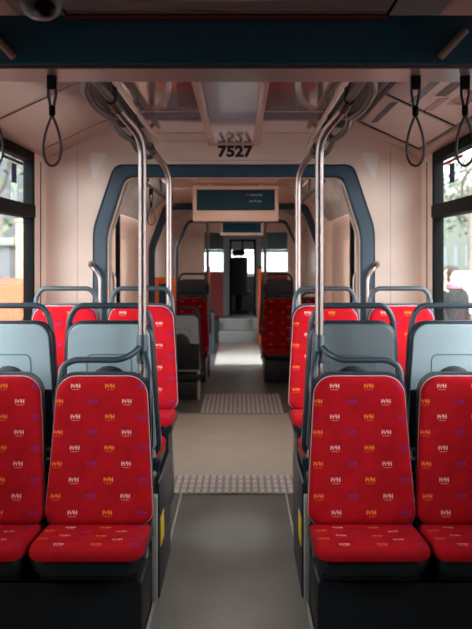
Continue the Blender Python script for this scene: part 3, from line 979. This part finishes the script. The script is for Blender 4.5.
bm = B(); box(bm, (-.20, -.05, .34), (.22, .42, .44), .03); obj('cushion', bm, M_['black'], t)
bm = B(); lathe(bm, [(.2, 0), (.2, .03), (.07, .05), (.07, .34)], (0, .18, 0), 16); obj('pedestal', bm, M_['rubber'], t)
bm = B(); tube(bm, [(-.06, 0, 1.08), (-.06, 0, 1.12)], .01, 8); tube(bm, [(.04, 0, 1.08), (.04, 0, 1.12)], .01, 8); obj('headrest_stem', bm, M_['steel'], t)
# dark cabinet left of the steps
bm = B(); box(bm, (-.62, 14.4, 0), (-.36, 14.9, .62), .012)
t = thing('side_cabinet', 'slate-coloured low cabinet left of the pale floor plate near the cab', 'cabinet', (0, 0, 0)); obj('body', bm, M_['handle'], t)
bm = B(); box(bm, (-.60, 14.385, .08), (-.38, 14.4, .56), .004); obj('door', bm, M_['shelldark'], t)
bm = B(); box(bm, (-.64, 14.38, .62), (-.34, 14.92, .645), .006); obj('lid', bm, M_['dark'], t)

# ------------------------------------------------------------------ outside
GZ = -.42
bm = B(); box(bm, (-60, -40, GZ - .1), (60, 90, GZ)); struct('ground', bm, M_['asphalt'])


def building(name, label, x, y0, y1, h, m, wins, mw, s, depth=6):
    t = thing(name, label, 'building', (x, (y0 + y1) / 2, GZ)); L = (y1 - y0) / 2
    bm = B(); box(bm, (0, -L, 0), (s * depth, L, h)); obj('wall', bm, m, t)
    bm = B(); box(bm, (-s * .25, -L, h), (s * depth, L, h + .35)); obj('cornice', bm, M_['plaster'], t)
    rows = int((h - 1) // 3)
    for r in range(rows):
        for k in range(wins):
            yc = -L + (k + .5) * 2 * L / wins
            bm = B(); box(bm, (-s * .05, yc - .55, 1.1 + r * 3), (s * .02, yc + .55, 2.7 + r * 3)); w = obj('window', bm, mw, t)
            bm = B(); box(bm, (-s * .07, yc - .03, 1.1 + r * 3), (-s * .05, yc + .03, 2.7 + r * 3)); obj('glazing_bar', bm, M_['plaster'], w)


building('building', 'grey plaster building across the street outside the left window', -10, 14, 60, 8.5, M_['plastergrey'], 14, M_['windark'], -1)
building('building', 'pale building across the street outside the right window', 17, 20, 80, 6.5, M_['plaster'], 16, M_['windark'], 1)
t = thing('kiosk', 'grey kiosk close outside the left window', 'kiosk', (-4.75, 18.2, GZ))
bm = B(); box(bm, (-.9, -.7, 0), (.55, .9, 2.1), .02); obj('body', bm, M_['plastergrey'], t)
bm = B(); box(bm, (-1.0, -.8, 2.1), (.65, 1.0, 2.25), .02); obj('roof', bm, M_['plaster'], t)
bm = B(); box(bm, (-.5, -.715, .9), (.3, -.7, 1.7)); obj('hatch', bm, M_['windark'], t)


bm = B(); box(bm, (-.075, -.075, 0), (.075, .075, 2.5), .01)
t = thing('platform_post', 'tan post on the platform outside the left window', 'post', (-3.80, 16.65, GZ)); obj('post', bm, M_['tanstone'], t)
bm = B(); box(bm, (-.1, -.1, 2.5), (.1, .1, 2.56), .01); obj('cap', bm, M_['plaster'], t)


def car(label, loc, rz, m):
    t = thing('car', label, 'car', loc, rz)
    prof = [(-2.1, .35), (-2.1, .8), (-1.6, .95), (-.9, 1.0), (-.3, 1.5), (1.3, 1.55), (1.95, 1.05), (2.1, .95), (2.1, .35)]
    bm = B(); prism(bm, [(x, -.85, z) for x, z in prof], (0, 1.7, 0), .05); obj('body', bm, m, t)
    for (xa, xb) in ((-.2, .5), (.56, 1.4)):
        for sy in (-.862, .862):
            bm = B(); box(bm, (xa, sy - .01, 1.04), (xb, sy + .01, 1.42)); obj('window', bm, M_['windark'], t)
    for x in (-1.3, 1.35):
        for sy in (-.8, .8):
            bm = B(); lathe(bm, [(.1, -.11), (.31, -.11), (.33, -.08), (.33, .08), (.31, .11), (.1, .11)], (x, sy, .33), 20, Matrix.Rotation(PI / 2, 3, 'X')); obj('wheel', bm, M_['tyre'], t)
    for sy in (-.55, .55):
        bm = B(); box(bm, (-2.12, sy - .15, .68), (-2.09, sy + .15, .80)); obj('headlamp', bm, M_['patch'], t)


car('bright orange car parked outside the left window', (-3.9, 14.2, GZ), PI / 2 + .05, M_['carorange'])
car('pale grey car parked behind the people outside the right window', (5.6, 22.5, GZ), PI / 2, M_['plaster'])


def tree(label, loc, h, cr):
    t = thing('tree', label, 'tree', loc, 0, 'street trees outside the windows')
    rnd = random.Random(int(loc[1] * 10) + 3)
    bm = B(); tube(bm, [(0, 0, 0), (.05, .03, h * .3), (0, .05, h * .6)], [.16, .13, .09], 8); tr = obj('trunk', bm, M_['bark'], t)
    bm = B()
    def br(p, d, l, r, n):
        q = p + d * l; m_ = p + d * l * .5 + Vector((rnd.uniform(-.1, .1), rnd.uniform(-.1, .1), .05)) * l
        tube(bm, [p, m_, q], [r, r * .8, r * .55], 5)
        if n:
            for _ in range(3):
                nd = (d + Vector((rnd.uniform(-.9, .9), rnd.uniform(-.9, .9), rnd.uniform(-.2, .7)))).normalized()
                br(q, nd, l * .72, r * .55, n - 1)
    for k in range(6):
        a = k * 1.05; br(Vector((0, .03, h * (.32 + .045 * k))), Vector((math.cos(a), math.sin(a), .7)).normalized(), cr * .5, .055, 3)
    obj('branches', bm, M_['bark'], t)
    bm = B()
    for k in range(420):
        a = rnd.uniform(0, 2 * PI); rr = cr * math.sqrt(rnd.random()); z = h * rnd.uniform(.38, 1.0)
        c = Vector((math.cos(a) * rr, math.sin(a) * rr, z)); R = Matrix.Rotation(rnd.uniform(0, 6), 3, (rnd.random(), rnd.random(), rnd.random() + .01))
        e1 = R @ Vector((.13, 0, 0)); e2 = R @ Vector((0, .08, 0))
        bm.faces.new([bm.verts.new(c + e1), bm.verts.new(c + e2), bm.verts.new(c - e1), bm.verts.new(c - e2)])
    obj('foliage', bm, M_['foliage'], t, 0)


tree('thin street tree outside the right window, nearer one', (6.6, 27, GZ), 6.5, 2.0)
tree('thin street tree outside the right window, farther one', (9.5, 34, GZ), 7.0, 2.4)
tree('street tree outside the left window above the orange car', (-6.6, 26, GZ), 6.5, 2.2)


def person(label, loc, rz, coat, scarf=False):
    t = thing('person', label, 'person', loc, rz)
    J = [(0, 0, .95), (0, 0, 1.15), (0, .01, 1.38), (0, 0, 1.47), (0, -.01, 1.56), (0, -.02, 1.65), (0, -.01, 1.70),
         (-.09, 0, .88), (-.10, -.03, .48), (-.10, .03, .08), (-.10, -.12, .03), (.09, 0, .88), (.10, .04, .48), (.10, .10, .08), (.10, -.05, .03),
         (-.17, .01, 1.36), (-.22, .02, 1.10), (-.20, -.09, .88), (-.19, -.13, .80), (.17, .01, 1.36), (.22, .02, 1.10), (.20, -.10, .90), (.19, -.16, .84)]
    E = [(0, 1), (1, 2), (2, 3), (3, 4), (4, 5), (5, 6), (0, 7), (7, 8), (8, 9), (9, 10), (0, 11), (11, 12), (12, 13), (13, 14), (2, 15), (15, 16), (16, 17), (17, 18), (2, 19), (19, 20), (20, 21), (21, 22)]
    R = [.13, .12, .12, .055, .075, .095, .07, .09, .06, .045, .035, .09, .06, .045, .035, .06, .048, .036, .03, .06, .048, .036, .03]
    me = bpy.data.meshes.new('body'); me.from_pydata(J, E, []); me.materials.append(M_['skin'])
    o = bpy.data.objects.new('body', me); COL.objects.link(o); o.parent = t
    md = o.modifiers.new('skin', 'SKIN')
    for i, r in enumerate(R): me.skin_vertices[0].data[i].radius = (r, r * (.8 if i < 3 else 1))
    me.skin_vertices[0].data[0].use_root = True
    md2 = o.modifiers.new('sub', 'SUBSURF'); md2.levels = 1; md2.render_levels = 2
    # coat and trousers follow the body
    bm = B()
    prof = [(.21, .72), (.205, .85), (.18, 1.02), (.19, 1.2), (.20, 1.34), (.15, 1.42), (.075, 1.475)]
    lathe(bm, prof, (0, .005, 0), 20)
    for v in bm.verts: v.co.y *= .72
    for sx in (-1, 1):
        tube(bm, [(sx * .14, .01, 1.37), (sx * .19, .015, 1.30), (sx * .225, .02, 1.10), (sx * .205, -.085, .90)], [.07, .075, .065, .05], 10)
    obj('coat', bm, coat, t)
    bm = B()
    for (sx, k, a) in ((-1, -.03, .03), (1, .04, .10)):
        tube(bm, [(sx * .085, 0, .90), (sx * .10, k, .48), (sx * .10, a, .10)], [.105, .078, .065], 10)
    obj('trousers', bm, M_['jeans'], t)
    bm = B()
    for (sx, a) in ((-1, .03), (1, .10)): ellipsoid(bm, Vector((sx * .10, a - .06, .045)), (.05, .13, .045), 12)
    obj('shoes', bm, M_['rubber'], t)
    bm = B(); ellipsoid(bm, Vector((0, .025, 1.665)), (.098, .105, .095), 16); ellipsoid(bm, Vector((0, .06, 1.58)), (.085, .06, .09), 12); obj('hair', bm, M_['hair'], t)
    bm = B()
    for sx in (-1, 1): ellipsoid(bm, Vector((sx * .032, -.115, 1.635)), (.012, .008, .008), 8)
    obj('eyes', bm, M_['ink'], t)
    bm = B(); ellipsoid(bm, Vector((0, -.125, 1.605)), (.013, .018, .02), 8); obj('nose', bm, M_['skin'], t)
    if scarf:
        bm = B(); lathe(bm, [(.06, 1.42), (.12, 1.44), (.125, 1.49), (.085, 1.53), (.06, 1.53)], (0, 0, 0), 16); obj('scarf', bm, M_['scarf'], t)


person('person in a black coat and pink scarf standing outside the right window', (3.2, 14.0, GZ), 0.5, M_['coat'], True)
person('person in a pale coat beside the black-coated one outside the right window', (3.55, 15.9, GZ), -.4, M_['coatpale'])

# ------------------------------------------------------------------ light
w = bpy.data.worlds.new('sky'); SC.world = w; w.use_nodes = True
nt = w.node_tree; bg = nt.nodes['Background']
bg.inputs['Color'].default_value = (.93, .97, 1.0, 1)
# overcast sky, brightest around the veiled sun behind the camera
tc = nt.nodes.new('ShaderNodeTexCoord'); sx = nt.nodes.new('ShaderNodeSeparateXYZ'); nt.links.new(tc.outputs['Generated'], sx.inputs[0])
mr = nt.nodes.new('ShaderNodeMapRange'); mr.inputs['From Min'].default_value = .35; mr.inputs['From Max'].default_value = -.8
mr.inputs['To Min'].default_value = 3.0; mr.inputs['To Max'].default_value = 15.0
nt.links.new(sx.outputs[1], mr.inputs['Value']); nt.links.new(mr.outputs[0], bg.inputs['Strength'])
sun = bpy.data.lights.new('soft_sun', 'SUN'); sun.energy = 1.2; sun.angle = math.radians(50); sun.color = (1, .95, .88)
so = bpy.data.objects.new('soft_sun', sun); COL.objects.link(so)
so.rotation_euler = Vector((-.80, .25, -.55)).to_track_quat('-Z', 'Y').to_euler()


def portal(x, ya, yb_, za, zb, s):
    l = bpy.data.lights.new('daylight_portal', 'AREA'); l.shape = 'RECTANGLE'; l.size = yb_ - ya; l.size_y = zb - za
    l.cycles.is_portal = True
    o = bpy.data.objects.new('daylight_portal', l); COL.objects.link(o)
    o.location = (x, (ya + yb_) / 2, (za + zb) / 2)
    o.rotation_euler = (PI / 2, 0, PI / 2 if s > 0 else -PI / 2)


for s in (-1, 1):
    for a, b in WIN1: portal(s * (HW + .07), a, b, .95, 2.05, s)
    for a, b in WIN2: portal(s * (HW + .07), a, b, .95, 2.02, s)
    portal(s * (HW + .07), DOORS[0], DOORS[1], .05, 2.0, s)

# ------------------------------------------------------------------ camera
cd = bpy.data.cameras.new('camera'); cam = bpy.data.objects.new('camera', cd); COL.objects.link(cam)
cam.location = (CX, 0, CZ); cam.rotation_euler = (PI / 2, 0, 0)
cd.sensor_fit = 'VERTICAL'; cd.sensor_height = 36; cd.lens = F / 629 * 36
cd.shift_x = -4 / 629; cd.shift_y = -58.5 / 629
cd.clip_start = .05; cd.clip_end = 300
cd.dof.use_dof = True; cd.dof.focus_distance = 4.1; cd.dof.aperture_fstop = 4.5
SC.camera = cam
SC.view_settings.view_transform = 'Standard'; SC.view_settings.look = 'None'
SC.view_settings.exposure = 0.3; SC.view_settings.gamma = 1; SC.view_settings.use_curve_mapping = False
SC.cycles.use_denoising = True
SC.cycles.max_bounces = 10; SC.cycles.diffuse_bounces = 6; SC.cycles.transparent_max_bounces = 16
SC.cycles.sample_clamp_indirect = 6
